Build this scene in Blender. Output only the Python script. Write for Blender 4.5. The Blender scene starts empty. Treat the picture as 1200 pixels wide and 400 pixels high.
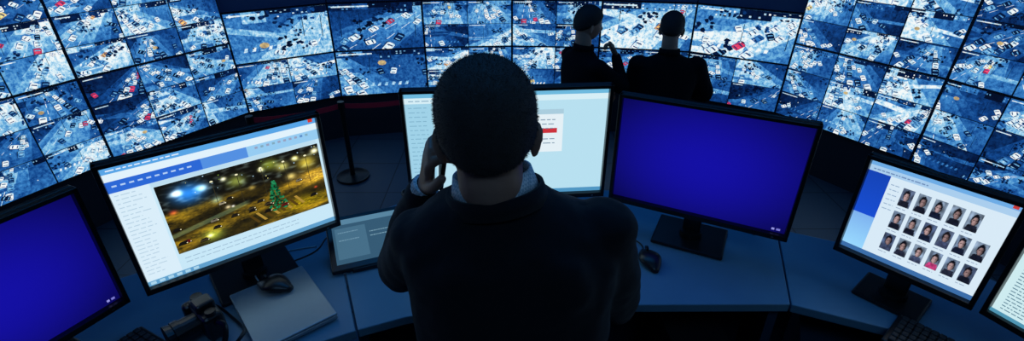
import bpy, bmesh, math, random
from mathutils import Vector, Matrix, noise
sc=bpy.context.scene
rad=math.radians
# ------------------------------------------------------------------ utils
def lin(c):
    o=[]
    for v in c[:3]:
        v=max(0,min(255,v))/255.0
        o.append(v/12.92 if v<=.04045 else ((v+.055)/1.055)**2.4)
    return (o[0],o[1],o[2],1.0)
def sm(a,b,x):
    t=max(0,min(1,(x-a)/(b-a)));return t*t*(3-2*t)
def ga(x,s):return math.exp(-(x/s)**2)
def mat(name,col,rough=.5,metal=0,bump=0,bscale=80,spec=.5,sheen=0,vary=0,coat=0):
    m=bpy.data.materials.new(name);m.use_nodes=True
    nt=m.node_tree;b=nt.nodes['Principled BSDF']
    b.inputs['Roughness'].default_value=rough;b.inputs['Metallic'].default_value=metal
    b.inputs['Specular IOR Level'].default_value=spec
    b.inputs['Sheen Weight'].default_value=sheen
    b.inputs['Coat Weight'].default_value=coat
    tc=nt.nodes.new('ShaderNodeTexCoord');n=nt.nodes.new('ShaderNodeTexNoise')
    n.inputs['Scale'].default_value=bscale;n.inputs['Detail'].default_value=4
    nt.links.new(tc.outputs['Object'],n.inputs['Vector'])
    r=nt.nodes.new('ShaderNodeMapRange')
    r.inputs['To Min'].default_value=1-vary;r.inputs['To Max'].default_value=1+vary
    nt.links.new(n.outputs['Fac'],r.inputs['Value'])
    mx=nt.nodes.new('ShaderNodeVectorMath');mx.operation='SCALE'
    mx.inputs[0].default_value=col[:3]
    nt.links.new(r.outputs['Result'],mx.inputs['Scale'])
    nt.links.new(mx.outputs['Vector'],b.inputs['Base Color'])
    if bump>0:
        bp=nt.nodes.new('ShaderNodeBump');bp.inputs['Strength'].default_value=bump;bp.inputs['Distance'].default_value=.004
        nt.links.new(n.outputs['Fac'],bp.inputs['Height']);nt.links.new(bp.outputs['Normal'],b.inputs['Normal'])
    return m
def screen_mat(name,strength,nscale=0,namt=0,ramp=None):
    m=bpy.data.materials.new(name);m.use_nodes=True
    nt=m.node_tree;b=nt.nodes['Principled BSDF'];L=nt.links.new
    b.inputs['Base Color'].default_value=(.004,.004,.006,1);b.inputs['Roughness'].default_value=.45
    b.inputs['Specular IOR Level'].default_value=.2
    a=nt.nodes.new('ShaderNodeAttribute');a.attribute_name='Col'
    out=a.outputs['Color']
    if namt>0:
        tc=nt.nodes.new('ShaderNodeTexCoord')
        n=nt.nodes.new('ShaderNodeTexNoise');n.inputs['Scale'].default_value=nscale;n.inputs['Detail'].default_value=7
        n.inputs['Roughness'].default_value=.72
        L(tc.outputs['Object'],n.inputs['Vector'])
        r=nt.nodes.new('ShaderNodeMapRange');r.inputs['From Min'].default_value=.36;r.inputs['From Max'].default_value=.64
        r.inputs['To Min'].default_value=1-namt;r.inputs['To Max'].default_value=1+namt
        L(n.outputs['Fac'],r.inputs['Value'])
        s=nt.nodes.new('ShaderNodeVectorMath');s.operation='SCALE'
        L(out,s.inputs[0]);L(r.outputs['Result'],s.inputs['Scale']);out=s.outputs['Vector']
    if ramp:
        bw=nt.nodes.new('ShaderNodeRGBToBW');L(out,bw.inputs[0])
        cr=nt.nodes.new('ShaderNodeValToRGB');el=cr.color_ramp.elements
        el[0].position=ramp[0][0];el[0].color=lin(ramp[0][1]);el[1].position=ramp[-1][0];el[1].color=lin(ramp[-1][1])
        for p_,c_ in ramp[1:-1]:
            e_=el.new(p_);e_.color=lin(c_)
        L(bw.outputs[0],cr.inputs[0])
        mx=nt.nodes.new('ShaderNodeMix');mx.data_type='RGBA'
        L(a.outputs['Alpha'],mx.inputs[0]);L(out,mx.inputs[6]);L(cr.outputs[0],mx.inputs[7]);out=mx.outputs[2]
    L(out,b.inputs['Emission Color']);b.inputs['Emission Strength'].default_value=strength
    return m
def empty(name,loc=(0,0,0),rz=0):
    e=bpy.data.objects.new(name,None);sc.collection.objects.link(e);e.location=loc;e.rotation_euler=(0,0,rz)
    e.empty_display_size=.1;return e
def obj(name,V,F,m=None,parent=None,smooth=False,cols=None,recalc=True):
    me=bpy.data.meshes.new(name);me.from_pydata([tuple(v) for v in V],[],F);me.update()
    if recalc:
        bm=bmesh.new();bm.from_mesh(me);bmesh.ops.recalc_face_normals(bm,faces=bm.faces);bm.to_mesh(me);bm.free()
    if cols:
        at=me.color_attributes.new('Col','FLOAT_COLOR','CORNER');buf=[]
        for p in me.polygons:
            c=cols[p.index]
            if isinstance(c,list):
                for i in range(p.loop_total):buf.extend(c[i])
            else:
                for i in range(p.loop_total):buf.extend(c)
        at.data.foreach_set('color',buf)
    if m:me.materials.append(m)
    if smooth:
        for p in me.polygons:p.use_smooth=True
    o=bpy.data.objects.new(name,me);sc.collection.objects.link(o)
    if parent:o.parent=parent
    return o
class G:
    """geometry accumulator"""
    def __init__(s):s.V=[];s.F=[]
    def add(s,V,F,M=None):
        b=len(s.V)
        for v in V:
            v=Vector(v);s.V.append(M@v if M else v)
        for f in F:s.F.append([i+b for i in f])
        return s
    def box(s,c,d,M=None,bev=0,seg=2):
        bm=bmesh.new();bmesh.ops.create_cube(bm,size=1)
        for v in bm.verts:v.co=Vector((v.co.x*d[0],v.co.y*d[1],v.co.z*d[2]))
        if bev:bmesh.ops.bevel(bm,geom=bm.edges[:],offset=bev,segments=seg,affect='EDGES',profile=.5)
        for v in bm.verts:v.co+=Vector(c)
        bm.verts.index_update()
        s.add([v.co.copy() for v in bm.verts],[[v.index for v in f.verts] for f in bm.faces],M);bm.free();return s
    def cyl(s,c,r,h,n=24,M=None,r2=None):
        r2=r if r2 is None else r2
        V=[];
        for z,rr in ((-h/2,r),(h/2,r2)):
            for i in range(n):
                a=2*math.pi*i/n;V.append((c[0]+rr*math.cos(a),c[1]+rr*math.sin(a),c[2]+z))
        F=[[i,(i+1)%n,n+(i+1)%n,n+i] for i in range(n)]+[list(range(n))[::-1],list(range(n,2*n))]
        return s.add(V,F,M)
    def prism(s,poly,z0,z1,M=None):
        n=len(poly);V=[(x,y,z0) for x,y in poly]+[(x,y,z1) for x,y in poly]
        F=[[i,(i+1)%n,n+(i+1)%n,n+i] for i in range(n)]+[list(range(n))[::-1],list(range(n,2*n))]
        return s.add(V,F,M)
    def rings(s,R,M=None):
        n=len(R[0]);V=[v for r in R for v in r];F=[]
        for k in range(len(R)-1):
            for i in range(n):
                j=(i+1)%n;F.append([k*n+i,k*n+j,(k+1)*n+j,(k+1)*n+i])
        F.append(list(range(n))[::-1]);F.append([(len(R)-1)*n+i for i in range(n)])
        return s.add(V,F,M)
    def tube(s,P,Rr,n=14,M=None,sub=5,smooth=True,rnd=True):
        P=[Vector(p) for p in P]
        R=[r if isinstance(r,tuple) else (r,r) for r in Rr]
        if smooth and len(P)>2:
            Q=[];RR=[]
            for k in range(len(P)-1):
                p0=P[max(k-1,0)];p1=P[k];p2=P[k+1];p3=P[min(k+2,len(P)-1)]
                for j in range(sub):
                    t=j/sub
                    Q.append(.5*((2*p1)+(p2-p0)*t+(2*p0-5*p1+4*p2-p3)*t*t+(3*p1-p0-3*p2+p3)*t**3))
                    RR.append(tuple(R[k][i]*(1-t)+R[k+1][i]*t for i in (0,1)))
            Q.append(P[-1]);RR.append(R[-1]);P=Q;R=RR
        if rnd:
            d0=(P[0]-P[1]).normalized();d1=(P[-1]-P[-2]).normalized();a=P[0];b=P[-1];ra=R[0];rb=R[-1]
            P=[a+d0*max(ra)*.8,a+d0*max(ra)*.5]+P+[b+d1*max(rb)*.5,b+d1*max(rb)*.8]
            R=[tuple(x*.35 for x in ra),tuple(x*.8 for x in ra)]+R+[tuple(x*.8 for x in rb),tuple(x*.35 for x in rb)]
        T=[]
        for i in range(len(P)):
            T.append((P[min(i+1,len(P)-1)]-P[max(i-1,0)]).normalized())
        u=T[0].orthogonal().normalized()
        if abs(T[0].x)<.9:
            u=(Vector((1,0,0))-T[0]*T[0].x).normalized()
        out=[]
        for i,p in enumerate(P):
            u=(u-T[i]*u.dot(T[i])).normalized();w=T[i].cross(u)
            out.append([p+u*(R[i][0]*math.cos(2*math.pi*k/n))+w*(R[i][1]*math.sin(2*math.pi*k/n)) for k in range(n)])
        return s.rings(out,M)
    def ell(s,c,r,n=20,M=None):
        R=[]
        for k in range(1,n//2):
            a=math.pi*k/(n//2)-math.pi/2
            R.append([(c[0]+r[0]*math.cos(a)*math.cos(2*math.pi*i/n),c[1]+r[1]*math.cos(a)*math.sin(2*math.pi*i/n),c[2]+r[2]*math.sin(a)) for i in range(n)])
        return s.rings(R,M)
    def torso(s,L,M=None,n=36,e=2.4):
        R=[]
        for z,cx,cy,rx,ry in L:
            r=[]
            for i in range(n):
                a=2*math.pi*i/n;ca,sa=math.cos(a),math.sin(a)
                r.append((cx+rx*math.copysign(abs(ca)**(2/e),ca),cy+ry*math.copysign(abs(sa)**(2/e),sa),z))
            R.append(r)
        return s.rings(R,M)
    def obj(s,name,m,parent=None,smooth=False,voxel=0,sm=0,smf=.5):
        o=obj(name,s.V,s.F,m,parent,smooth)
        if voxel:
            r=o.modifiers.new('remesh','REMESH');r.mode='VOXEL';r.voxel_size=voxel;r.use_smooth_shade=True
            if sm:
                q=o.modifiers.new('smooth','SMOOTH');q.iterations=sm;q.factor=smf
        return o
# ------------------------------------------------------------------ canvas for pictures shown on displays
def clip(poly,x0,y0,x1,y1):
    def cl(p,ins,inter):
        o=[]
        for i in range(len(p)):
            a=p[i-1];b=p[i];ia=ins(a);ib=ins(b)
            if ib:
                if not ia:o.append(inter(a,b))
                o.append(b)
            elif ia:o.append(inter(a,b))
        return o
    def ix(x):return lambda a,b:(x,a[1]+(b[1]-a[1])*(x-a[0])/(b[0]-a[0]))
    def iy(y):return lambda a,b:(a[0]+(b[0]-a[0])*(y-a[1])/(b[1]-a[1]),y)
    for ins,it in ((lambda q:q[0]>=x0,ix(x0)),(lambda q:q[0]<=x1,ix(x1)),(lambda q:q[1]>=y0,iy(y0)),(lambda q:q[1]<=y1,iy(y1))):
        poly=cl(poly,ins,it)
        if len(poly)<3:return []
    return poly
class Canvas:
    def __init__(s):s.P=[];s.win=(0,0,1,1);s.k=0
    def sub(s,x0,y0,x1,y1):s.win=(x0,y0,x1,y1);s.k=0
    def poly(s,pts,c,grad=None,keep=False):
        x0,y0,x1,y1=s.win
        q=clip(list(pts),0,0,1,1)
        if len(q)<3:return
        if grad:
            col=[]
            for a,b in q:
                k=1+grad[0]*(a-.5)+grad[1]*(b-.5);col.append(lin([v*k for v in c]))
        else:
            col=lin(c)
            if keep:col=(col[0],col[1],col[2],.15)
        s.P.append(([(x0+(x1-x0)*a,y0+(y1-y0)*b) for a,b in q],col,s.k));s.k+=1
    def rect(s,a,b,c,d,col,grad=None,keep=False):s.poly([(a,b),(c,b),(c,d),(a,d)],col,grad,keep)
    def blob(s,cx,cy,rx,ry,col,rng,n=9,j=.35):
        s.poly([(cx+rx*math.cos(6.283*i/n)*(1-j*rng.random()),cy+ry*math.sin(6.283*i/n)*(1-j*rng.random())) for i in range(n)],col)
    def disc(s,cx,cy,rx,ry,col,n=14,keep=False):
        s.poly([(cx+rx*math.cos(6.283*i/n),cy+ry*math.sin(6.283*i/n)) for i in range(n)],col,None,keep)
    def field(s,nx,ny,fn):
        x0,y0,x1,y1=s.win
        g=[[lin(fn(i/nx,j/ny)) for j in range(ny+1)] for i in range(nx+1)]
        for i in range(nx):
            for j in range(ny):
                s.P.append(([(x0+(x1-x0)*a/nx,y0+(y1-y0)*b/ny) for a,b in((i,j),(i+1,j),(i+1,j+1),(i,j+1))],[g[i][j],g[i+1][j],g[i+1][j+1],g[i][j+1]],s.k))
        s.k+=1
def street_cell(cv,rng,ncar=10,cs=1.0,asp=1.75):
    b=rng.choice([.6,.75,.88,1.0,1.12,1.2])
    def sh(c,k=1.0):return tuple(min(255,x*k*b) for x in c)
    cv.rect(0,0,1,1,sh((72,116,160)),(rng.uniform(-.5,.5),rng.uniform(-.6,.4)))
    vx=rng.choice([rng.uniform(-.3,.2),rng.uniform(.3,.7),rng.uniform(.8,1.4)]);vy=rng.uniform(.85,1.35)
    a0=rng.uniform(-.5,.25);a1=a0+rng.uniform(.7,1.2)
    gr=(rng.uniform(-.3,.3),rng.uniform(-.1,.6))
    cv.poly([(a0-.25,-.02),(a1+.3,-.02),(vx+.2,vy),(vx-.2,vy)],sh((112,158,198)),gr)
    cv.poly([(a0,-.02),(a1,-.02),(vx+.11,vy),(vx-.11,vy)],sh((166,204,228)),gr)
    if rng.random()<.5:
        y=rng.uniform(.25,.6);sl=rng.uniform(-.3,.3);w=rng.uniform(.12,.22)
        cv.poly([(-.1,y-sl),(1.1,y+sl),(1.1,y+sl+w*.7),(-.1,y-sl+w)],sh((160,200,226)),gr)
    for i in range(rng.randint(0,2)):
        y=rng.uniform(0,.6);cv.poly([(-.1,y),(rng.uniform(.3,.8),y+.05),(rng.uniform(.3,.7),y+.14),(-.1,y+.12)],sh((96,140,184)))
    for i in range(rng.randint(1,3)):
        f=(i+1)/4+rng.uniform(-.05,.05);xb=a0+(a1-a0)*f
        for j in range(5):
            t0=j*.2;t1=t0+.11;w=.006*(1-t0*.6)
            cv.poly([(xb+(vx-xb)*t0-w,vy*t0),(xb+(vx-xb)*t0+w,vy*t0),(xb+(vx-xb)*t1+w,vy*t1),(xb+(vx-xb)*t1-w,vy*t1)],(250,255,255))
    if rng.random()<.22:
        y=rng.uniform(.1,.4)
        for j in range(9):
            x=.1+j*.08;cv.poly([(x,y),(x+.035,y),(x+.05,y+.08),(x+.02,y+.08)],sh((215,232,242)))
    if rng.random()<.6:
        x=-.05
        while x<1:
            w=rng.uniform(.1,.35);hh=rng.uniform(.06,.24)
            cv.rect(x,1-hh,x+w,1,sh(rng.choice([(30,58,98),(50,90,142),(120,168,208),(18,38,74),(190,220,240)])),(0,-.4))
            nw=int(w/.045)
            for q in range(nw):
                for rr_ in range(2):
                    if rng.random()<.7:cv.rect(x+.01+q*.045,1-hh*(.8-.4*rr_),x+.03+q*.045,1-hh*(.62-.4*rr_),sh(rng.choice([(180,220,245),(20,38,70)])))
            x+=w
    for i in range(rng.randint(2,6)):     # tree crowns: clusters of foliage
        side=rng.random()
        cx=rng.uniform(-.05,1.05);cy=rng.uniform(.5,.95) if side<.75 else rng.uniform(0,.4)
        R=rng.uniform(.05,.14);tone=rng.choice([(26,50,84),(36,64,104),(16,32,62)])
        for q in range(9):
            a=rng.random()*6.28;d=R*math.sqrt(rng.random());k=rng.uniform(.7,1.6)
            cv.blob(cx+d*math.cos(a),cy+d*math.sin(a)*asp*.8,R*rng.uniform(.2,.42),R*rng.uniform(.3,.6),sh(tone,k),rng,7,.6)
    for i in range(rng.randint(1,3)):
        x=rng.uniform(.02,.98);y=rng.uniform(.1,.6);cv.poly([(x,y),(x+.008,y),(x+.014,y+.45),(x+.008,y+.45)],sh((22,38,68)))
    def car(cx,cy,d,s,col):
        L=s*1.15;W=s*.36
        ax=Vector((d.x,d.y*1.25,0))*L*.5;bx=Vector((d.y,-d.x*asp*.8,0))*W
        c=Vector((cx,cy,0))
        def pp(l):return [tuple((c+ax*u+bx*v)[:2]) for u,v in l]
        kp=(max(col)-min(col)>110)
        cv.poly(pp([(-1.05,-1.1),(.95,-1.35),(1.1,.6),(-.95,1.1)]),sh((62,98,142)))
        cv.poly(pp([(-1,-.7),(-.85,-1),(.8,-1),(1,-.6),(1,.6),(.8,1),(-.85,1),(-1,.7)]),col,keep=kp)
        dk=(48,80,120) if sum(col)>300 else (130,180,215)
        cv.poly(pp([(.28,-.8),(.55,-.62),(.55,.62),(.28,.8)]),dk)
        cv.poly(pp([(-.72,-.6),(-.5,-.75),(-.5,.75),(-.72,.6)]),dk)
        cv.poly(pp([(-.4,-.6),(.2,-.62),(.2,.62),(-.4,.6)]),tuple(min(255,v*1.15+8) for v in col),keep=kp)
    def pick():
        r=rng.random()
        if r<.50:return rng.choice([(250,255,255),(238,248,255),(220,238,250)])
        if r<.66:return (130,170,205)
        if r<.93:return rng.choice([(30,48,82),(40,62,100),(20,34,62)])
        return rng.choice([(225,40,70),(225,160,60),(190,40,60),(60,170,130),(150,90,190),(230,200,110)])
    lanes=[.1,.28,.45,.62,.8,.93]
    for li in rng.sample(lanes,rng.randint(3,5)):
        xb=a0+(a1-a0)*li;t=rng.uniform(0,.15);dens=rng.choice([.5,.8,.3])
        while t<.85:
            if rng.random()<dens:
                cx=xb+(vx-xb)*t;cy=vy*t;s=.145*cs*(1-.72*t)
                if -.02<cx<1.02 and cy<.97:car(cx,cy,Vector((vx-xb,vy,0)).normalized(),s,pick())
            t+=.19*cs*(1-.72*t)+.01
    for i in range(3):
        car(rng.random(),rng.random()*.6,Vector((rng.uniform(-1,1),rng.uniform(.2,1),0)).normalized(),.10*cs,pick())
    for i in range(5):
        x=rng.random();y=rng.random()*.9;cv.rect(x,y,x+rng.uniform(.006,.02),y+rng.uniform(.01,.04),rng.choice([(240,252,255),(28,46,78),(200,235,255)]))
    if rng.random()<.12:
        cv.disc(rng.uniform(.2,.8),rng.uniform(.3,.8),.05,.06,(205,170,90),8,True)
    cv.rect(.03,.93,.03+rng.uniform(.2,.4),.96,(215,232,250))
# ------------------------------------------------------------------ materials
M_black=mat('black_plastic',(.008,.009,.011),.35,vary=.2)
M_black2=mat('black_matte_plastic',(.012,.014,.018),.6,vary=.2,bump=.1,bscale=600)
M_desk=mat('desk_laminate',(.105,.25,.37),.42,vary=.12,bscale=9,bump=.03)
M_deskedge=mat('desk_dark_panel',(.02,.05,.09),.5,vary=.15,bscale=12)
M_floor=mat('floor_vinyl',(.05,.075,.10),.45,vary=.25,bscale=3)
M_wall=mat('painted_wall',(.03,.05,.09),.8,vary=.1,bscale=5)
M_ceil=mat('ceiling_paint',(.02,.03,.05),.9,vary=.1,bscale=5)
M_frame=mat('video_wall_frame',(.006,.01,.02),.6,vary=.2)
M_suit=mat('black_suit_wool',(.0060,.0075,.0115),.85,bump=.35,bscale=700,sheen=.10,vary=.3,spec=.25)
M_dark=mat('dark_jacket_cloth',(.004,.005,.008),.9,bump=.2,bscale=500,vary=.3,spec=.15)
M_skin=mat('skin',(.42,.23,.16),.5,vary=.12,bscale=60,bump=.1)
M_hair=mat('short_hair',(.008,.008,.008),.6,bump=.8,bscale=500,vary=.5)
M_hair_g=mat('cropped_dark_hair',(.032,.028,.026),.6,bump=.8,bscale=500,vary=.6)
M_shoe=mat('shoe_leather',(.01,.009,.009),.3,vary=.2)
M_trous=mat('trouser_cloth',(.01,.011,.014),.85,bump=.2,bscale=500,vary=.2)
M_metal=mat('dark_metal',(.03,.035,.04),.35,metal=.9,vary=.15)
M_steel=mat('brushed_steel',(.35,.38,.42),.3,metal=1,vary=.15)
M_silver=mat('laptop_aluminium',(.34,.42,.46),.38,metal=.35,vary=.05)
M_key=mat('keycap_plastic',(.018,.02,.024),.5,vary=.2)
M_belt=mat('red_webbing',(.85,.02,.05),.7,vary=.15,bscale=200,bump=.3)
M_shirt=mat('checked_shirt_cotton',(.62,.78,.86),.8,vary=.1)
nt=M_shirt.node_tree;ck=nt.nodes.new('ShaderNodeTexChecker');ck.inputs['Scale'].default_value=200
ck.inputs['Color1'].default_value=(.88,.96,1.0,1);ck.inputs['Color2'].default_value=(.42,.62,.72,1)
tcn=[n for n in nt.nodes if n.type=='TEX_COORD'][0];nt.links.new(tcn.outputs['Object'],ck.inputs['Vector'])
nt.links.new(ck.outputs['Color'],nt.nodes['Principled BSDF'].inputs['Base Color'])
RAMP=[(0,(2,6,22)),(.035,(5,26,68)),(.12,(18,72,144)),(.28,(56,130,202)),(.5,(120,190,232)),(.78,(210,240,253)),(1,(250,255,255))]
M_wallscreen=screen_mat('surveillance_feed_display',.95,30,.50,RAMP)
M_ui=screen_mat('lcd_display',1.0)
nt=M_floor.node_tree;br=nt.nodes.new('ShaderNodeTexBrick');br.offset=0;br.inputs['Scale'].default_value=1
br.inputs['Brick Width'].default_value=.6;br.inputs['Row Height'].default_value=.6;br.inputs['Mortar Size'].default_value=.006
br.inputs['Color1'].default_value=(.05,.085,.12,1);br.inputs['Color2'].default_value=(.042,.072,.105,1);br.inputs['Mortar'].default_value=(.008,.012,.02,1)
tcn=[n for n in nt.nodes if n.type=='TEX_COORD'][0];nt.links.new(tcn.outputs['Object'],br.inputs['Vector'])
nt.links.new(br.outputs['Color'],nt.nodes['Principled BSDF'].inputs['Base Color'])
# ------------------------------------------------------------------ room
FL=-.79
def slab(name,a,b,m):
    g=G();g.box([(a[i]+b[i])/2 for i in range(3)],[abs(b[i]-a[i]) for i in range(3)]);return g.obj(name,m)
slab('floor',(-5.6,-2.6,FL-.1),(5.6,7.2,FL),M_floor)
slab('ceiling',(-5.6,-2.6,3.3),(5.6,7.2,3.4),M_ceil)
slab('wall_back',(-5.6,7.1,FL),(5.6,7.2,3.3),M_wall)
slab('wall_front',(-5.6,-2.6,FL),(5.6,-2.5,3.3),M_wall)
slab('wall_left',(-5.6,-2.5,FL),(-5.5,7.1,3.3),M_wall)
slab('wall_right',(5.5,-2.5,FL),(5.6,7.1,3.3),M_wall)
g=G();pl=[(-3.2,-2.5),(3.2,-2.5),(3.2,.2),(2.3,1.2),(1.45,1.75),(.6,2.0),(-.1,2.05),(-.75,1.95),(-1.5,1.65),(-2.3,1.1),(-3.2,.2)]
g.prism(pl,FL,0);g.obj('operator_platform_floor',M_floor)
# ------------------------------------------------------------------ curved video wall
half=[(0,5.7),(1.05,5.63),(2.06,5.42),(2.76,4.97),(3.43,3.88),(3.79,3.2),(4.08,2.2),(4.2,1.2),(4.2,.0)]
pts=[Vector((-x,y,0)) for x,y in half[::-1]]+[Vector((x,y,0)) for x,y in half[1:]]
S=[]
for k in range(len(pts)-1):
    p0=pts[max(k-1,0)];p1=pts[k];p2=pts[k+1];p3=pts[min(k+2,len(pts)-1)]
    for j in range(40):
        t=j/40;S.append(.5*((2*p1)+(p2-p0)*t+(2*p0-5*p1+4*p2-p3)*t*t+(3*p1-p0-3*p2+p3)*t**3))
S.append(pts[-1])
A=[0]
for i in range(1,len(S)):A.append(A[-1]+(S[i]-S[i-1]).length)
mid=A[-1]/2
def at(s):
    s+=mid
    for i in range(1,len(A)):
        if A[i]>=s:
            t=(s-A[i-1])/(A[i]-A[i-1]);return S[i-1].lerp(S[i],t)
    return S[-1]
def outn(s):
    d=(at(s+.02)-at(s-.02)).normalized();return Vector((-d.y,d.x,0))
WB=-.29;LEAN=math.tan(rad(4))
def wp(s,z):
    return at(s)+outn(s)*((z-WB)*LEAN)+Vector((0,0,z))
vw=empty('video_wall')
rng=random.Random(23)
PV=[];PF=[];PC=[]
def panel(s0,s1,z0,z1,layout,big=False):
    g_=.007
    c00=wp(s0,z0);c10=wp(s1,z0);c01=wp(s0,z1);c11=wp(s1,z1)
    nrm=((c10-c00).cross(c01-c00)).normalized()
    if nrm.dot(c00)>0:nrm=-nrm
    cv=Canvas()
    nx,ny=layout
    for i in range(nx):
        for j in range(ny):
            e=.004
            cv.sub(i/nx+e,j/ny+e,(i+1)/nx-e,(j+1)/ny-e)
            street_cell(cv,rng,0,1.2 if nx>1 else .95)
    W=(c10-c00).length;H=(c01-c00).length
    a=g_/W;b=g_/H
    for P,c,k in cv.P:
        base=len(PV)
        for (u,v) in P:
            u=a+u*(1-2*a);v=b+v*(1-2*b)
            p=(c00*(1-u)+c10*u)*(1-v)+(c01*(1-u)+c11*u)*v
            PV.append(p+nrm*(.004+.00008*k))
        PF.append(list(range(base,base+len(P))));PC.append(c)
CH=2.91
lay={0:[(2,2),(1,1)],1:[(1,1),(1,1)],2:[(2,2),(2,2)],3:[(2,2),(2,2)],4:[(2,2),(1,1)],5:[(2,2),(1,1)]}
for i in range(6):
    s0=-CH+i*CH/3
    for r in range(2):
        panel(s0,s0+CH/3,WB+r*.5,WB+(r+1)*.5,lay[i][r])
for sd in (-1,1):
    for i in range(3):
        a=CH+i*1.28;b=a+1.28
        s0,s1=(a,b) if sd>0 else (-b,-a)
        for r in range(3):panel(s0,s1,WB+r*.72,WB+(r+1)*.72,(3,3))
obj('screens',PV,PF,M_wallscreen,vw,cols=PC,recalc=False)
def strip(name,breaks,z0,z1,off,th,m):
    g=G()
    for i in range(len(breaks)-1):
        a,b=breaks[i],breaks[i+1];V=[]
        for z in (z0,z1):
            for q in (off,off+th):
                for s_ in (a,b):V.append(wp(s_,z)+outn((a+b)/2)*q)
        g.add(V,[[0,1,3,2],[4,5,7,6],[0,1,5,4],[2,3,7,6],[0,2,6,4],[1,3,7,5]])
    g.obj(name,m,vw)
cb=[-CH+i*CH/3 for i in range(7)]
strip('backing_center',cb,WB,WB+1.0,.0,.12,M_frame)
sb=[CH,CH+1.28,CH+2.56,CH+3.84]
strip('backing_right',sb,WB,WB+2.16,.0,.12,M_frame)
strip('backing_left',[-x for x in sb[::-1]],WB,WB+2.16,.0,.12,M_frame)
strip('header_panel',cb,WB+1.005,WB+2.16,.03,.10,mat('header_navy_panel',(.04,.09,.22),.6,vary=.1))
allb=[-x for x in sb[::-1]]+cb[1:-1]+sb
strip('plinth',allb,FL,WB-.01,.05,.1,M_frame)
# ------------------------------------------------------------------ monitors
def ui_blue(cv):
    def f(u,v):
        u-=.5;v-=.5;k=1-1.0*(u*u+v*v);return (20*k,15*k,164*k)
    cv.field(12,8,f)
    cv.rect(.93,.02,.945,.04,(150,150,230));cv.rect(.955,.02,.975,.04,(120,120,210))
def text(cv,x,y,w,rng,c=(110,140,165),h=.008):
    while w>0:
        l=min(w,rng.uniform(.012,.04));cv.rect(x,y,x+l,y+h,c);x+=l+.008;w-=l+.008
def nf(x,y,z=0):return noise.noise(Vector((x,y,z)))
def night(u,v):
    """night-time junction seen from a street camera"""
    r,g_,b_=17,16,12
    gv=1-sm(.56,.70,v)
    n=.55+.7*nf(u*6,v*10)+.35*nf(u*26,v*46,3)+.3*nf(u*70,v*90,5)
    band=.5+.5*math.sin((v*3.1-u*1.4)*5.2)
    k=gv*max(.05,n)*(.35+.65*sm(.25,.7,band))
    r+=138*k;g_+=106*k;b_+=16*k
    k=ga(u-.95,.16)*ga(v-.52,.10)*(1+nf(u*60,v*90));r+=140*k;g_+=108*k;b_+=40*k
    k=ga(u-.82,.20)*ga(v-.16,.10)*(1+nf(u*40,v*80));r+=100*k;g_+=86*k
    d=abs((v-.30)-(u-.1)*.35);k=(1-sm(.025,.035,d))*(1-sm(.45,.5,u));r+=46*k;g_+=60*k;b_+=46*k
    if v>.6:
        m=max(0,nf(u*22,v*26,7))*2.2*sm(.6,.66,v)
        r+=34*m;g_+=40*m;b_+=40*m
    for (x,y,s1,c,a) in [(.16,.80,.085,(30,130,240),1.0),(.10,.84,.026,(255,255,255),1.4),(.24,.82,.030,(190,235,255),1.2),(.37,.86,.016,(255,255,210),1.2),(.44,.78,.05,(200,220,90),.6),(.60,.84,.016,(255,250,180),1.3),(.66,.88,.05,(190,210,60),.6),(.74,.80,.04,(240,235,120),.8),(.83,.87,.020,(255,245,150),1.4),(.90,.76,.06,(255,225,70),.8),(.97,.9,.024,(255,250,190),1.3),(.52,.62,.02,(190,160,70),.8),(.30,.60,.03,(130,190,200),.6),(.05,.60,.02,(200,60,40),.8),(.35,.45,.016,(255,240,200),.8),(.38,.44,.009,(255,255,255),1),(.78,.62,.03,(255,230,130),.8),(.22,.12,.06,(170,190,60),.8),(.20,.12,.016,(240,250,200),.9),(.93,.34,.010,(230,50,40),.8)]:
        k=a*ga(u-x,s1)*ga(v-y,s1*1.5);r+=c[0]*k;g_+=c[1]*k;b_+=c[2]*k
    return (r,g_,b_)
def night_detail(cv,r):
    for i in range(26):
        x=r.random();y=r.uniform(.68,.98);s=r.uniform(.002,.005);cv.disc(x,y,s,s*1.6,r.choice([(255,250,200),(240,230,140),(190,230,255),(120,150,60)]),6)
    for i in range(5):
        x=.3+i*.15;cv.poly([(x,.45),(x+.004,.45),(x+.004,.86),(x,.86)],(50,46,28));cv.disc(x,.87,.010,.012,(255,250,205),8)
    for i in range(8):
        x=.50+i*.045;cv.poly([(x,.07+i*.012),(x+.020,.075+i*.012),(x-.03,.22+i*.012),(x-.048,.215+i*.012)],(176,140,56) if i%2 else (84,62,18))
    rr=random.Random(4)
    for q in range(130):
        h=rr.random();w=.065*(1-h)+.006;x=.655+rr.uniform(-w,w);y=.18+h*.45
        cv.blob(x,y,.012,.022,rr.choice([(10,66,38),(14,92,52),(20,122,74),(6,44,28),(40,140,90)]),rr,6,.5)
    for i in range(18):
        x=r.random()*.93;y=r.uniform(.06,.58);s=.6+.6*(1-y);c=r.choice([(120,112,96),(34,30,22),(22,20,16),(96,22,20),(160,150,126),(60,52,34),(28,26,20)])
        cv.poly([(x-.004,y-.006),(x+.050*s,y-.004),(x+.052*s,y+.012),(x,y+.01)],(16,13,8))
        cv.poly([(x,y),(x+.045*s,y+.006),(x+.046*s,y+.026*s),(x+.036*s,y+.044*s),(x+.012*s,y+.04*s),(x+.001,y+.022*s)],c)
        cv.poly([(x+.012*s,y+.024*s),(x+.034*s,y+.028*s),(x+.032*s,y+.040*s),(x+.014*s,y+.037*s)],(18,18,22))
        cv.disc(x+.044*s,y+.012,.004,.007,(255,245,200),6)
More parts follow.
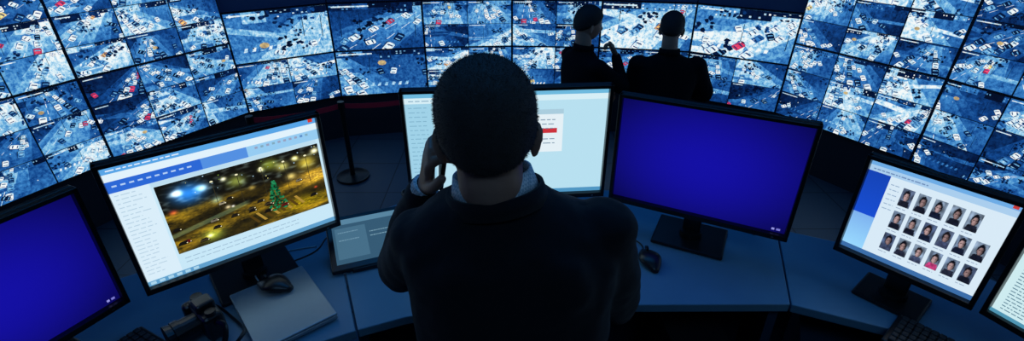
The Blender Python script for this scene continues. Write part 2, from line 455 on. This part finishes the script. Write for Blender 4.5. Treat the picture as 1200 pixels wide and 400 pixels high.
def ui_traffic(cv):
    r=random.Random(5)
    cv.rect(0,0,1,1,(200,232,248))
    cv.rect(0,.94,1,1,(88,165,230));cv.rect(.96,.955,.985,.985,(210,60,50))
    cv.rect(0,.885,1,.94,(225,242,252));cv.rect(0,.80,1,.885,(150,204,242))
    cv.rect(0,.80,.40,.885,(44,104,214));cv.rect(.40,.80,.62,.885,(84,144,226))
    for i in range(10):cv.rect(.02+i*.035,.84,.040+i*.035,.852,(180,210,246))
    for i in range(10):cv.rect(.66+i*.03,.85,.675+i*.03,.868,r.choice([(90,140,200),(130,170,190),(150,160,190)]))
    text(cv,.02,.958,.3,r,(235,245,255))
    cv.rect(0,.045,.16,.80,(218,238,250))
    for i in range(22):text(cv,.015,.77-i*.032,r.uniform(.06,.12),r,(184,210,228),.007)
    cv.rect(.165,.77,.98,.80,(190,222,240))
    cv.rect(0,0,1,.04,(96,160,205))
    for i in range(6):cv.rect(.01+i*.04,.008,.035+i*.04,.032,(170,212,235))
    for i in range(2):text(cv,.19,.13-i*.035,.6,r,(160,190,212),.007)
    cv.win=(.172,.185,.985,.765)
    cv.field(170,104,night);night_detail(cv,r)
    cv.win=(0,0,1,1)
def ui_plain(cv):
    r=random.Random(8)
    cv.rect(0,0,1,1,(184,224,240));cv.rect(0,.95,1,1,(110,185,222));cv.rect(0,.9,1,.95,(214,238,246))
    cv.rect(0,0,.13,.9,(160,210,232))
    for i in range(20):text(cv,.015,.86-i*.04,.09,r,(130,180,206),.008)
    text(cv,.02,.92,.5,r,(130,170,195));cv.rect(0,0,1,.04,(80,150,195))
    cv.rect(.62,.42,.78,.82,(228,240,246));cv.rect(.62,.775,.78,.82,(170,205,222))
    cv.rect(.64,.60,.75,.645,(205,50,60))
    for i in range(3):text(cv,.64,.72-i*.04,.1,r)
    for i in range(2):text(cv,.64,.54-i*.04,.1,r)
def ui_faces(cv):
    r=random.Random(3)
    cv.rect(0,0,1,1,(216,234,247));cv.rect(0,.94,1,1,(110,172,230));cv.rect(.95,.95,.985,.99,(200,60,60))
    cv.rect(0,.88,1,.94,(170,206,238));text(cv,.03,.9,.4,r,(110,140,185),.012)
    cv.rect(0,.42,.17,.88,(24,76,205),(0,-.3));cv.rect(0,.05,.17,.42,(120,170,228),(0,-.6))
    for i in range(6):text(cv,.19,.80-i*.05,.07,r,(150,176,205),.009)
    cv.rect(0,0,1,.05,(60,110,170))
    nx=6
    def face(x,y,w,h,pink):
        bg=r.choice([(128,150,180),(106,124,158),(150,172,198),(84,102,138)])
        hc=r.choice([(16,16,26),(26,22,26),(12,14,24)]);sk=r.choice([(172,140,138),(150,122,122),(186,154,154)])
        coat=r.choice([(20,24,40),(34,38,56),(20,28,50),(60,70,100),(12,14,24),(26,30,44)])
        if pink:coat=(190,60,120)
        dx=r.uniform(-.1,.1);ph=r.random()*50
        def f(u,v):
            k=.8+.5*nf(u*3+ph,v*3);c=[q*k for q in bg]
            hx=(u-.5-dx)
            if v<.36 and abs(hx)<.46-.55*max(0,v-.12):c=[q*(1+.4*nf(u*6+ph,v*6)) for q in coat]
            if (hx/.28)**2+((v-.62)/.30)**2<1:c=hc
            q=(hx/.19)**2+((v-.55)/.22)**2
            if q<1:
                s_=1-.35*max(0,hx/.2+.2);c=[z*s_ for z in sk]
                for ex in(-.09,.09):
                    if abs(hx-ex)<.05 and abs(v-.59)<.03:c=[z*.4 for z in sk]
                if abs(hx)<.07 and abs(v-.43)<.02:c=(120,70,74)
                if abs(hx)<.02 and .47<v<.58:c=[min(255,z*1.15) for z in c]
            return c
        cv.win=(x,y,x+w,y+h);cv.field(16,22,f);cv.win=(0,0,1,1)
    for j in range(3):
        for i in range(nx):
            if j==2 and i==5:continue
            x=.285+i*.115;y=.14+j*.245
            face(x,y,.086,.185,(i,j)==(3,0))
            text(cv,x,y-.03,.07,r,(150,170,196),.008)
def ui_list(cv):
    r=random.Random(4);cv.rect(0,0,1,1,(205,235,240));cv.rect(0,.93,1,1,(110,180,220))
    for i in range(24):
        text(cv,.05,.88-i*.035,r.uniform(.5,.85),r,(90,130,150),.01)
    cv.rect(0,0,1,.04,(80,150,180))
def canvas_obj(cv,name,x0,z0,x1,z1,y,parent,m):
    V=[];F=[];C=[]
    for P,c,k in cv.P:
        b=len(V)
        for u,v in P:V.append((x0+(x1-x0)*u,y-.000012*k,z0+(z1-z0)*v))
        F.append(list(range(b,b+len(P))));C.append(c)
    return obj(name,V,F,m,parent,cols=C,recalc=False)
def monitor(BL,BR,z0,h,ui,basew=.22,based=.17,tilt=0):
    BL=Vector((*BL,0));BR=Vector((*BR,0));w=(BR-BL).length;md=(BL+BR)/2
    e=empty('computer_monitor',(md.x,md.y,0),math.atan2(BR.y-BL.y,BR.x-BL.x))
    g=G();zc=z0+h/2
    bz=.011;bb=.016;y0=-.004
    g.box((0,.013,zc),(w,.016,h),bev=.003)
    g.box((0,y0,z0+h-bz/2),(w,.020,bz),bev=.002);g.box((0,y0,z0+bb/2),(w,.020,bb),bev=.002)
    g.box((-w/2+bz/2,y0,zc),(bz,.020,h),bev=.002);g.box((w/2-bz/2,y0,zc),(bz,.020,h),bev=.002)
    g.box((0,.032,zc-.02),(w*.62,.03,h*.6),bev=.012)
    g.obj('housing',M_black,e)
    g=G()
    g.box((0,.058,(z0+h*.5+.76)/2),(.055,.018,z0+h*.5-.76),bev=.005)
    g.box((0,.045,z0+h*.45),(.09,.03,.09),bev=.006)
    g.box((0,.052,.757),(basew,based,.012),bev=.005)
    g.cyl((0,.056,.772),.035,.016)
    g.obj('stand',M_black,e,)
    cv=Canvas();ui(cv)
    canvas_obj(cv,'screen',-w/2+bz,z0+bb,w/2-bz,z0+h-bz,.0035,e,M_ui)
    g=G();g.box((w/2-.04,-.0145,z0+bb*.5),(.006,.001,.003));g.obj('power_led',M_steel,e)
    return e
monitor((-1.157,.602),(-.972,.979),.84,.335,ui_blue)
monitor((-.917,.979),(-.525,1.29),.86,.366,ui_traffic)
monitor((-.327,1.407),(.302,1.46),.86,.385,ui_plain)
monitor((.321,1.438),(.796,1.204),.86,.366,ui_blue)
monitor((.916,1.171),(1.117,.928),.86,.30,ui_faces,.16,.13)
monitor((1.131,.919),(1.262,.63),.86,.27,ui_list,.16,.13)
# ------------------------------------------------------------------ desks
def desk(poly,legs,drawer=None):
    e=empty('control_desk')
    g=G();g.prism(poly,.722,.75);o=g.obj('top',M_desk,e)
    bv=o.modifiers.new('b','BEVEL');bv.width=.003;bv.segments=2
    g=G()
    for a,b in legs:
        a=Vector((*a,0));b=Vector((*b,0));d=(b-a).normalized();nn=Vector((-d.y,d.x,0))*.012
        g.prism([tuple((a+nn)[:2]),tuple((b+nn)[:2]),tuple((b-nn)[:2]),tuple((a-nn)[:2])],.0,.722)
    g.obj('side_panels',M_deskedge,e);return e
desk([(-.40,.965),(-.285,1.011),(-.1,1.055),(.766,1.059),(.89,1.42),(.45,1.66),(0,1.72),(-.38,1.6),(-.60,1.44)],
     [((-.43,1.08),(-.57,1.40)),((.755,1.10),(.86,1.40)),((.86,1.40),(.44,1.62)),((.44,1.62),(0,1.68)),((0,1.68),(-.37,1.565)),((-.37,1.565),(-.57,1.41))])
desk([(.770,1.058),(1.079,.928),(1.33,.68),(1.64,.80),(1.38,1.2),(.895,1.417)],[((1.3,.74),(1.56,.83)),((1.56,.83),(1.34,1.18)),((1.34,1.18),(.92,1.38))])
desk([(-.405,.963),(-.70,.82),(-.93,.47),(-1.38,.60),(-1.22,1.12),(-.88,1.36),(-.605,1.437)],[((-.93,.52),(-1.32,.63)),((-1.32,.63),(-1.18,1.1)),((-1.18,1.1),(-.86,1.32)),((-.86,1.32),(-.63,1.40))])
e=empty('computer_tower',(.60,1.27,0),rad(5))
g=G();g.box((0,0,.26),(.19,.40,.44),bev=.008)
for sx in (-.07,.07):
    for sy in (-.15,.15):g.cyl((sx,sy,.02),.015,.04)
g.obj('case',M_black2,e)
g=G();g.box((0,-.203,.40),(.15,.006,.04),bev=.002);g.box((0,-.203,.34),(.15,.006,.03),bev=.002);g.cyl((.0,-.2,.26),.012,.01,M=None);g.obj('drive_bays',M_metal,e)
e=empty('drawer_cabinet',(1.02,1.09,0),rad(-26))
g=G();g.box((0,0,.31),(.30,.34,.54),bev=.004)
for sx in (-.12,.12):
    for sy in (-.13,.13):g.cyl((sx,sy,.02),.02,.04)
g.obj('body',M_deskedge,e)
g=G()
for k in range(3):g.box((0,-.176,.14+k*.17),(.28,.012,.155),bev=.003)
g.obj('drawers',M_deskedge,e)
g=G()
for k in range(3):g.box((0,-.19,.18+k*.17),(.12,.012,.01),bev=.003)
g.obj('handles',M_steel,e)
# ------------------------------------------------------------------ desk objects
def mouse(loc,rz,z=.75):
    e=empty('computer_mouse',(loc[0],loc[1],z),rz)
    R=[]
    n=20;L=.105
    for k in range(15):
        t=k/14;y=(t-.5)*L;a=math.sin(math.pi*min(max(t,.03),.97))**.45
        wx=.031*a*(1-.12*math.cos(t*6));hz=.034*math.sin(math.pi*min(max(t,.04),.96)*.9+.2)**.7
        R.append([(wx*math.cos(6.2832*i/n),y,max(0.001,hz*.5+hz*.5*math.sin(6.2832*i/n))) for i in range(n)])
    G().rings(R).obj('shell',M_black,e,smooth=True)
    g=G();M=Matrix.Translation((0,.03,.031))@Matrix.Rotation(rad(90),4,'Y');g.cyl((0,0,0),.009,.006,M=M);g.obj('scroll_wheel',M_metal,e)
    return e
def cable(parent,P,r=.0022,m=M_black):
    G().tube(P,[r]*len(P),n=8,rnd=False,sub=8).obj('cable',m,parent,smooth=True)
e=mouse((.420,1.240),rad(8))
cable(e,[(0,.05,.01),(.005,.09,.004),(-.02,.14,.004),(-.03,.20,.004)])
def keyboard(loc,rz,L=.38,D=.135):
    e=empty('keyboard',(loc[0],loc[1],.75),rz)
    g=G();g.box((0,0,.008),(L,D,.014),bev=.004);g.obj('base',M_black,e)
    g=G();nx=20;ny=6
    for i in range(nx):
        for j in range(ny):
            if i in(14,):continue
            if j==0 and 4<=i<=9:
                if i==4:g.box((-L/2+.018+(6.5)*(L-.036)/(nx-1),-D/2+.016,.019),(.1,.014,.007),bev=.002,seg=1)
                continue
            g.box((-L/2+.018+i*(L-.036)/(nx-1),-D/2+.016+j*(D-.032)/(ny-1),.019),(.0145,.0165,.007),bev=.002,seg=1)
    g.obj('keys',M_key,e);return e
keyboard((-.975,.790),rad(62),.33)
keyboard((1.085,.835),rad(-50),.34)
e=empty('laptop',(-.618,1.035,.75),rad(40))
g=G();g.box((0,0,.010),(.20,.255,.012),bev=.004,seg=3);g.obj('base',M_silver,e)
g=G();g.box((0,0,.0205),(.20,.255,.007),bev=.003,seg=3);g.obj('lid',M_silver,e)
g=G()
for a in(-.08,.08):
    for b in(-.1,.1):g.cyl((a,b,.002),.006,.004)
g.obj('feet',M_black,e)
e=mouse((-.662,1.100),rad(75),.774)
cable(e,[(0,.05,.01),(.03,.09,.0),(.09,.12,-.018),(.15,.12,-.02),(.22,.02,-.02)],m=M_silver)
e=empty('tablet_computer',(-.452,1.302,.75),rad(21))
Mx=Matrix.Translation((0,0,.045))@Matrix.Rotation(rad(20),4,'X')
g=G();g.box((0,0,0),(.235,.205,.014),M=Mx,bev=.005,seg=3);g.obj('body',M_black,e)
g=G();g.box((0,.05,.028),(.12,.05,.05),bev=.006);g.box((0,-.085,.008),(.12,.03,.014),bev=.004);g.obj('stand',M_black,e)
cv=Canvas();cv.rect(0,0,1,1,(58,96,122));cv.rect(0,.88,1,1,(96,142,170));cv.rect(.04,.1,.5,.8,(76,118,144));text(cv,.55,.6,.3,random.Random(1),(130,170,190),.02);text(cv,.55,.5,.3,random.Random(2),(130,170,190),.02)
text(cv,.08,.68,.3,random.Random(3),(120,160,184),.02);text(cv,.08,.5,.3,random.Random(6),(120,160,184),.02)
V=[];F=[];C=[]
for P,c,k in cv.P:
    b=len(V)
    for u,v in P:V.append(Mx@Vector((-.10+.20*u,-.08+.165*v,.0074+.00005*k)))
    F.append(list(range(b,b+len(P))));C.append(c)
obj('screen',V,F,screen_mat('tablet_display',.85),e,cols=C,recalc=False)
e=empty('desk_phone',(-.300,1.455,.75),rad(25))
g=G();g.add([(-.06,-.07,0),(.06,-.07,0),(.06,.07,0),(-.06,.07,0),(-.06,-.07,.02),(.06,-.07,.02),(.06,.07,.06),(-.06,.07,.06)],[[0,1,2,3],[4,5,6,7],[0,1,5,4],[1,2,6,5],[2,3,7,6],[3,0,4,7]])
o=g.obj('body',M_black,e);bv=o.modifiers.new('b','BEVEL');bv.width=.006;bv.segments=3
g=G()
for i in range(3):
    for j in range(4):g.box((.0+i*.018,-.045+j*.018,.031+j*.0052),(.012,.011,.006),bev=.001,seg=1)
g.obj('keypad',M_key,e)
g=G();g.tube([(-.038,-.075,.045),(-.038,-.05,.058),(-.038,.03,.082),(-.038,.075,.086)],[.015,.010,.010,.016]);g.obj('handset',M_black,e,smooth=True)
e=empty('photo_camera',(-.775,.965,.75),rad(-40))
g=G();g.box((0,0,.045),(.11,.05,.075),bev=.012,seg=3);g.box((0,0,.090),(.045,.045,.028),bev=.008,seg=3);g.box((-.047,-.012,.045),(.03,.05,.07),bev=.012,seg=3)
g.cyl((.04,0,.086),.012,.012);g.cyl((-.04,0,.086),.014,.014)
g.obj('body',M_black,e)
g=G();Mr=Matrix.Translation((0,-.045,.043))@Matrix.Rotation(rad(90),4,'X')
g.cyl((0,0,0),.031,.05,M=Mr);g.cyl((0,0,.025),.034,.016,M=Mr);g.cyl((0,0,.04),.030,.02,M=Mr,r2=.035);g.obj('lens',M_black,e)
g=G();g.tube([(.055,0,.065),(.085,.01,.06),(.10,-.02,.012),(.075,-.07,.006),(.11,-.09,.006),(.135,-.03,.02),(.12,.03,.04),(.07,.05,.012),(0,.05,.008),(-.05,.04,.02),(-.057,.0,.065)],[(.007,.002)]*11,n=8,rnd=False);g.obj('strap',M_black,e,smooth=True)
e=empty('desk_cables')
cable(e,[(-.70,1.22,.753),(-.62,1.29,.753),(-.60,1.38,.753),(-.52,1.45,.753),(-.56,1.50,.753)])
cable(e,[(-.53,1.43,.753),(-.47,1.46,.753),(-.44,1.51,.753),(-.38,1.54,.753)])
cable(e,[(.60,1.50,.753),(.68,1.46,.753),(.76,1.44,.753),(.80,1.38,.753)])
# ------------------------------------------------------------------ stanchions
sp=[(-2.3,4.15),(-1.6,4.5),(-.85,4.72)]
for i,(x,y) in enumerate(sp):
    e=empty('belt_stanchion',(x,y,FL))
    g=G();g.cyl((0,0,.012),.16,.024,n=40);g.cyl((0,0,.032),.15,.016,n=40,r2=.05);g.cyl((0,0,.40),.024,.74);g.cyl((0,0,.775),.032,.07);g.obj('post',M_metal,e,)
    if i<2:
        dx=sp[i+1][0]-x;dy=sp[i+1][1]-y
        V=[];F=[]
        for k in range(13):
            t=k/12;s_=-.03*4*t*(1-t)
            for zz in(.745,.795):
                V.append((dx*t,dy*t,zz+s_))
        F=[[2*k,2*k+2,2*k+3,2*k+1] for k in range(12)]
        o=obj('belt',V,F,M_belt,e);sd=o.modifiers.new('s','SOLIDIFY');sd.thickness=.003
# ------------------------------------------------------------------ people
def headpt(d):
    x,y,z=d.x*.077,d.y*.097,d.z*.118
    x*=1+.06*(1-d.z*d.z)*abs(d.y)
    x*=1+.12*sm(.05,.65,d.z)          # broad parietal skull
    if d.z>0:z*=1-.03*sm(.7,1,d.z)
    t=max(0,-z/.12)
    x*=1-.30*t**1.2
    if y<0:y*=1-.55*sm(.2,.9,t)
    else:y+=.012*t
    if y>0:
        f=sm(.3,.8,d.y)
        y+=f*(.024*ga(x,.012)*ga(z+.034,.018)+.010*ga(x,.009)*ga(z+.008,.03))
        y-=f*.010*(ga(x-.031,.015)+ga(x+.031,.015))*ga(z-.002,.013)
        y+=f*.005*ga(z-.022,.010)*ga(x,.05)
        y+=f*.006*ga(x,.024)*(ga(z+.068,.005)+ga(z+.079,.006))-f*.003*ga(x,.024)*ga(z+.0735,.002)
        y+=f*.008*ga(x,.022)*ga(z+.104,.014)
        y+=f*.004*(ga(x-.045,.018)+ga(x+.045,.018))*ga(z+.03,.02)
    return Vector((x,y,z))
def hairline(d):
    return (.062*d.y**1.2 if d.y>0 else .004-.058*(-d.y)**.9)
def make_head(parent,M,hairmat,neck,strands=0,neck_r=.057,thick=.010):
    g=G();n=56;R=[]
    for k in range(1,44):
        a=math.pi*k/44-math.pi/2
        R.append([headpt(Vector((math.cos(a)*math.sin(2*math.pi*i/n),math.cos(a)*math.cos(2*math.pi*i/n),math.sin(a)))) for i in range(n)])
    g.rings(R,M)
    for sx in(-1,1):
        E=M@Matrix.Translation((sx*.0765,-.006,-.020))@Matrix.Rotation(sx*rad(24),4,'Z')@Matrix.Rotation(rad(-8),4,'X')
        g.ell((0,0,0),(.008,.015,.026),M=E)
        g.tube([(0,.012,.0),(sx*.003,.012,.019),(sx*.006,.002,.028),(sx*.008,-.013,.021),(sx*.008,-.016,.006),(sx*.005,-.011,-.013),(0,.000,-.029)],[.004,.0045,.005,.005,.005,.005,.007],n=8,M=E,sub=3)
    p0=M@Vector((0,-.022,-.04));p1=M@Vector((0,-.024,-.085))
    g.tube([p0,p1,Vector(neck)],[neck_r*.98,neck_r,neck_r*1.08],n=24)
    g.obj('head_and_neck',M_skin,parent,voxel=.0040,sm=2)
    me_=mat('eye_white',(.6,.6,.6),.2)
    for sx in(-1,1):
        G().ell((sx*.031,.080,.0),(.012,.012,.012),M=M).obj('eye',me_,parent,smooth=True)
    g=G();n=96;R=[];rn=random.Random(2)
    def hp(d,extra=0):
        p=headpt(d);m_=sm(-.014,.018,p.z-hairline(d))
        th=(thick+.004*max(0,d.z))*m_-.004*(1-m_)
        th+=.0012*noise.noise(p*260)*m_
        return p+d*(th+extra),m_
    for k in range(1,72):
        a=math.pi*k/72-math.pi/2
        R.append([hp(Vector((math.cos(a)*math.sin(2*math.pi*i/n),math.cos(a)*math.cos(2*math.pi*i/n),math.sin(a))))[0] for i in range(n)])
    g.rings(R,M).obj('hair',hairmat,parent,smooth=True)
    if strands:
        V=[];F=[]
        while len(F)<strands:
            d=Vector((rn.gauss(0,1),rn.gauss(0,1),rn.gauss(0,1))).normalized()
            p,m_=hp(d)
            if m_<.2:continue
            dr=(d*.8+Vector((rn.uniform(-.4,.4),rn.uniform(-.4,.3),rn.uniform(-1.1,0)))).normalized()
            s_=d.cross(dr).normalized()*.0005 if d.cross(dr).length>1e-4 else Vector((.0005,0,0))
            b=len(V);L=rn.uniform(.003,.006)*(.5+.5*m_)
            V+= [M@(p-s_-d*.001),M@(p+s_-d*.001),M@(p+dr*L)];F.append([b,b+1,b+2])
        obj('hair_strands',V,F,hairmat,parent,recalc=False)
def make_hand(parent,M,side=1,curl=(45,60,40),thumbcurl=25,name='hand',spread=4):
    """wrist at origin, fingers +z, palm faces +x, thumb towards -y (side=1) or +y (side=-1)"""
    g=G()
    s=-side
    g.tube([(0,0,-.03),(0,0,.0),(0,0,.03),(0,0,.075),(0,0,.09)],[(.019,.026),(.018,.027),(.015,.036),(.013,.041),(.010,.038)],n=18,M=M)
    names=[(.030,.072,.0095),(.010,.080,.0098),(-.011,.074,.0092),(-.031,.058,.0082)]
    for i,(yy,L,r) in enumerate(names):
        y0=s*yy;dirn=Vector((0,s*math.sin(rad(spread*(1.5-i))),1)).normalized()
        P=[Vector((0,y0,.065)),Vector((0,y0,.088))];ang=0
        for k,(f,c) in enumerate(zip((.45,.30,.25),curl)):
            ang+=rad(c)
            P.append(P[-1]+Vector((math.sin(ang),dirn.y*math.cos(ang),math.cos(ang)*dirn.z))*L*f)
        g.tube(P,[r,r,r*.98,r*.9,r*.75],n=10,M=M,sub=3)
    a=rad(thumbcurl)
    g.tube([(0,s*.018,.012),(.006,s*.040,.035),(.010+.012*math.sin(a),s*.055,.062),(.014+.03*math.sin(a),s*.058,.088)],[.014,.013,.011,.009],n=12,M=M,sub=3)
    g.obj(name,M_skin,parent,voxel=.0026,sm=1)
def frame(o,z,x):
    z=Vector(z).normalized();x=Vector(x);x=(x-z*x.dot(z)).normalized();y=z.cross(x)
    m=Matrix((x,y,z)).transposed().to_4x4();m.translation=Vector(o);return m
def shoe(g,p,a):
    M=Matrix.Translation(p)@Matrix.Rotation(a,4,'Z')
    g.tube([(0,-.07,.035),(0,0,.045),(0,.08,.035),(0,.16,.025)],[(.034,.035),(.040,.045),(.044,.034),(.038,.024)],n=16,M=M)
# ---- seated operator
op=empty('seated_man_in_suit')
g=G()
g.torso([(.60,0,.715,.185,.15),(.70,0,.715,.182,.145),(.85,.0,.735,.178,.135),(1.0,0,.755,.190,.135),(1.1,-.000,.77,.198,.13),(1.17,-.003,.78,.202,.115),(1.215,-.008,.787,.185,.095),(1.245,-.018,.792,.138,.080),(1.27,-.024,.795,.088,.072),(1.282,-.027,.797,.074,.068)])
g.ell((.172,.79,1.202),(.060,.065,.048));g.ell((-.172,.80,1.172),(.062,.065,.052))
g.ell((.085,.70,1.12),(.07,.05,.09));g.ell((-.085,.705,1.12),(.07,.05,.09))
g.tube([(.163,.79,1.185),(.193,.81,1.08),(.222,.86,.955),(.19,.98,.87),(.12,1.10,.805)],[.066,.061,.055,.047,.038],n=20)
g.tube([(-.165,.80,1.155),(-.215,.87,1.06),(-.257,.945,.985),(-.225,.955,1.09),(-.185,.935,1.195)],[.066,.062,.056,.047,.035],n=20)
suit=g.obj('suit_jacket',M_suit,op,voxel=.008,sm=6)
tex=bpy.data.textures.new('folds','CLOUDS');tex.noise_scale=.10;tex.noise_depth=1
dm=suit.modifiers.new('folds','DISPLACE');dm.texture=tex;dm.strength=.014;dm.mid_level=.5
tex2=bpy.data.textures.new('small_folds','CLOUDS');tex2.noise_scale=.035;tex2.noise_depth=1
dm=suit.modifiers.new('small_folds','DISPLACE');dm.texture=tex2;dm.strength=.005;dm.mid_level=.5
def band(name,c,r0,r1,z0,z1,tilt,m,parent,th=.004,n=48,yaw=0):
    V=[];F=[]
    Mb=Matrix.Translation(c)@Matrix.Rotation(tilt[1],4,'Y')@Matrix.Rotation(tilt[0],4,'X')
    prof=[(r0,z0),(r1,z1),(r1+th,z1),(r0+th,z0)]
    k=len(prof)
    for i in range(n):
        a=2*math.pi*i/n
        for (r,z) in prof:V.append(Mb@Vector((r*1.05*math.cos(a),r*math.sin(a),z)))
    for i in range(n):
        j=(i+1)%n
        for q in range(k):
            w=(q+1)%k;F.append([i*k+q,j*k+q,j*k+w,i*k+w])
    return obj(name,V,F,m,parent,smooth=True)
band('shirt_collar',(-.033,.800,1.288),.074,.064,-.02,.023,(rad(-10),rad(-8)),M_shirt,op,.004)
band('jacket_collar',(-.030,.799,1.268),.086,.079,-.02,.012,(rad(-10),rad(-8)),M_suit,op,.006)
Mh=Matrix.Translation((-.043,.800,1.393))@Matrix.Rotation(rad(4),4,'Z')@Matrix.Rotation(rad(-4),4,'X')@Matrix.Rotation(rad(-3),4,'Y')
make_head(op,Mh,M_hair_g,(-.032,.802,1.245),strands=14000,thick=.008)
wr=(-.178,.925,1.215)
Mp=frame(wr,(.18,-.35,.9),(1,.1,.0))
make_hand(op,Mp,1,(35,50,35),20)
ph=Mp@Matrix.Translation((.028,0,.085))
g=G();g.box((0,0,0),(.009,.068,.14),M=ph,bev=.004,seg=3);g.obj('mobile_phone',M_black,op)
G().tube([(-.200,.943,1.17),(-.180,.929,1.208)],[.031,.029],n=18,smooth=False,rnd=False).obj('shirt_cuff_left',M_shirt,op)
Mr_=frame((.105,1.125,.785),(-.25,1,-.05),(0,-.1,-1))
make_hand(op,Mr_,-1,(12,18,14),10,name='hand_resting')
g=G()
for sx in(-1,1):
    g.tube([(sx*.09,.70,.63),(sx*.13,.95,.625),(sx*.16,1.16,.615),(sx*.16,1.20,.50),(sx*.155,1.20,.30),(sx*.15,1.19,.10)],[.092,.08,.062,.058,.052,.042],n=18)
g.ell((0,.71,.64),(.17,.13,.09))
g.obj('trousers',M_trous,op,voxel=.012,sm=3)
g=G();shoe(g,(-.15,1.2,0),0);shoe(g,(.15,1.2,0),0);g.obj('shoes',M_shoe,op,smooth=True)
# ---- office chair
e=empty('office_chair',(0,.68,0))
g=G();g.box((0,.02,.515),(.46,.46,.07),bev=.03,seg=4);g.obj('seat',M_black2,e,smooth=True)
g=G()
g.tube([(-.19,-.15,.74),(0,-.19,.75),(.19,-.15,.74)],[(.10,.022)]*3,n=20);g.obj('backrest',M_black2,e,smooth=True)
g=G();g.tube([(0,-.10,.49),(0,-.23,.52),(0,-.235,.66),(0,-.21,.74)],[.018]*4,n=10);g.cyl((0,0,.28),.028,.42);g.cyl((0,0,.13),.04,.12)
for k in range(5):
    a=k*2*math.pi/5+.3;g.tube([(0,0,.11),(.15*math.cos(a),.15*math.sin(a),.09),(.28*math.cos(a),.28*math.sin(a),.065)],[.022,.018,.014],n=10)
    Mc=Matrix.Translation((.28*math.cos(a),.28*math.sin(a),.03))@Matrix.Rotation(a,4,'Z')@Matrix.Rotation(rad(90),4,'X');g.cyl((0,0,0),.03,.04,M=Mc)
g.obj('base',M_metal,e)
# ---- standing men
def stander(name,x,y,rz,h,arms,headyaw,hands,headpitch=0,wide=1.0,hair=M_hair,thick=.010):
    e=empty(name,(x,y,FL),rz);s=h/1.80;e.scale=(s,s,s)
    g=G();w=wide
    g.torso([(.78,0,0,.185*w,.125*w),(.90,0,0,.182*w,.128*w),(1.05,0,.0,.172*w,.125*w),(1.2,0,0,.185*w,.128*w),(1.32,0,-.005,.20*w,.125),(1.40,0,-.008,.195*w,.105),(1.445,0,-.01,.15*w,.085),(1.475,0,-.01,.095,.07),(1.50,0,-.008,.068,.064)])
    for A_ in arms:
        g.tube([A_[0],(Vector(A_[0])+Vector(A_[1]))/2,A_[1],(Vector(A_[1])+Vector(A_[2]))/2,A_[2]],[.066*w,.060*w,.053*w,.046,.036],n=18,sub=4)
        g.ell(A_[0],(.068*w,.068*w,.058*w))
    g.obj('jacket',M_dark,e,voxel=.013,sm=4)
    band('collar',(0,-.005,1.50),.072,.066,-.02,.025,(rad(-8),0),M_dark,e,.006)
    g=G()
    for sx in(-1,1):
        g.tube([(sx*.09,0,.86),(sx*.10,.01,.66),(sx*.105,.015,.48),(sx*.11,.0,.28),(sx*.115,-.01,.09)],[.098,.082,.065,.06,.05],n=18)
    g.ell((0,0,.85),(.16,.11,.10));g.obj('trousers',M_trous,e,voxel=.014,sm=3)
    g=G();shoe(g,(-.115,-.01,0),rad(8));shoe(g,(.115,-.01,0),rad(-8));g.obj('shoes',M_shoe,e,smooth=True)
    Mh=Matrix.Translation((0,.025,1.665))@Matrix.Rotation(headyaw,4,'Z')@Matrix.Rotation(headpitch,4,'X')
    make_head(e,Mh,hair,(0,-.005,1.47),neck_r=.058,thick=thick)
    for k,(M_,sd,cu) in enumerate(hands):make_hand(e,M_,sd,cu,15)
    return e
RA=[(.185,0,1.40),(.20,.23,1.22),(.065,.245,1.42)];LA=[(-.185,0,1.40),(-.22,.08,1.13),(.02,.215,1.11)]
stander('standing_man_thinking',.53,3.75,rad(-64),1.83,[RA,LA],rad(-8),
  [(frame(RA[2],(-.35,-.3,.8),(-.2,-1,-.1)),-1,(50,65,40)),(frame(LA[2],(1,.05,.15),(0,-1,.1)),1,(30,40,30))],headpitch=rad(-6),thick=.015)
RA=[(.185*1.15,0,1.40),(.33,.06,1.15),(.07,.20,1.17)];LA=[(-.185*1.15,0,1.40),(-.25,.07,1.14),(-.02,.225,1.12)]
stander('standing_man_arms_crossed',1.165,3.75,rad(-6),1.79,[RA,LA],rad(-12),
  [(frame(RA[2],(-1,.05,.05),(0,-1,.1)),-1,(30,40,30)),(frame(LA[2],(1,.05,.1),(0,-1,.1)),1,(30,40,30))],headpitch=rad(-8),wide=1.17,thick=.010)
# ------------------------------------------------------------------ lighting
def area(name,loc,rot,size,power,col):
    l=bpy.data.lights.new(name,'AREA');l.shape='RECTANGLE';l.size=size[0];l.size_y=size[1];l.energy=power;l.color=col
    o=bpy.data.objects.new(name,l);sc.collection.objects.link(o);o.location=loc;o.rotation_euler=rot;return o
area('ceiling_light',(0,1.7,3.25),(0,0,0),(3.0,.8),14,(.03,.34,1))
area('ceiling_light',(0,4.0,3.25),(0,0,0),(3,.8),11,(.04,.3,1))
area('ceiling_light',(.3,-.9,3.15),(rad(38),0,0),(1.8,.6),9,(.25,.55,1))
w=bpy.data.worlds.new('World');sc.world=w;w.use_nodes=True
w.node_tree.nodes['Background'].inputs[0].default_value=(.01,.04,.1,1);w.node_tree.nodes['Background'].inputs[1].default_value=.3
sc.view_settings.view_transform='Standard';sc.view_settings.look='None'
# ------------------------------------------------------------------ camera
c=bpy.data.cameras.new('camera');co=bpy.data.objects.new('camera',c);sc.collection.objects.link(co)
co.location=(0,0,1.75);co.rotation_euler=(rad(90-28.7),0,0);c.sensor_width=36;c.lens=18;c.clip_start=.02;c.clip_end=60
sc.camera=co
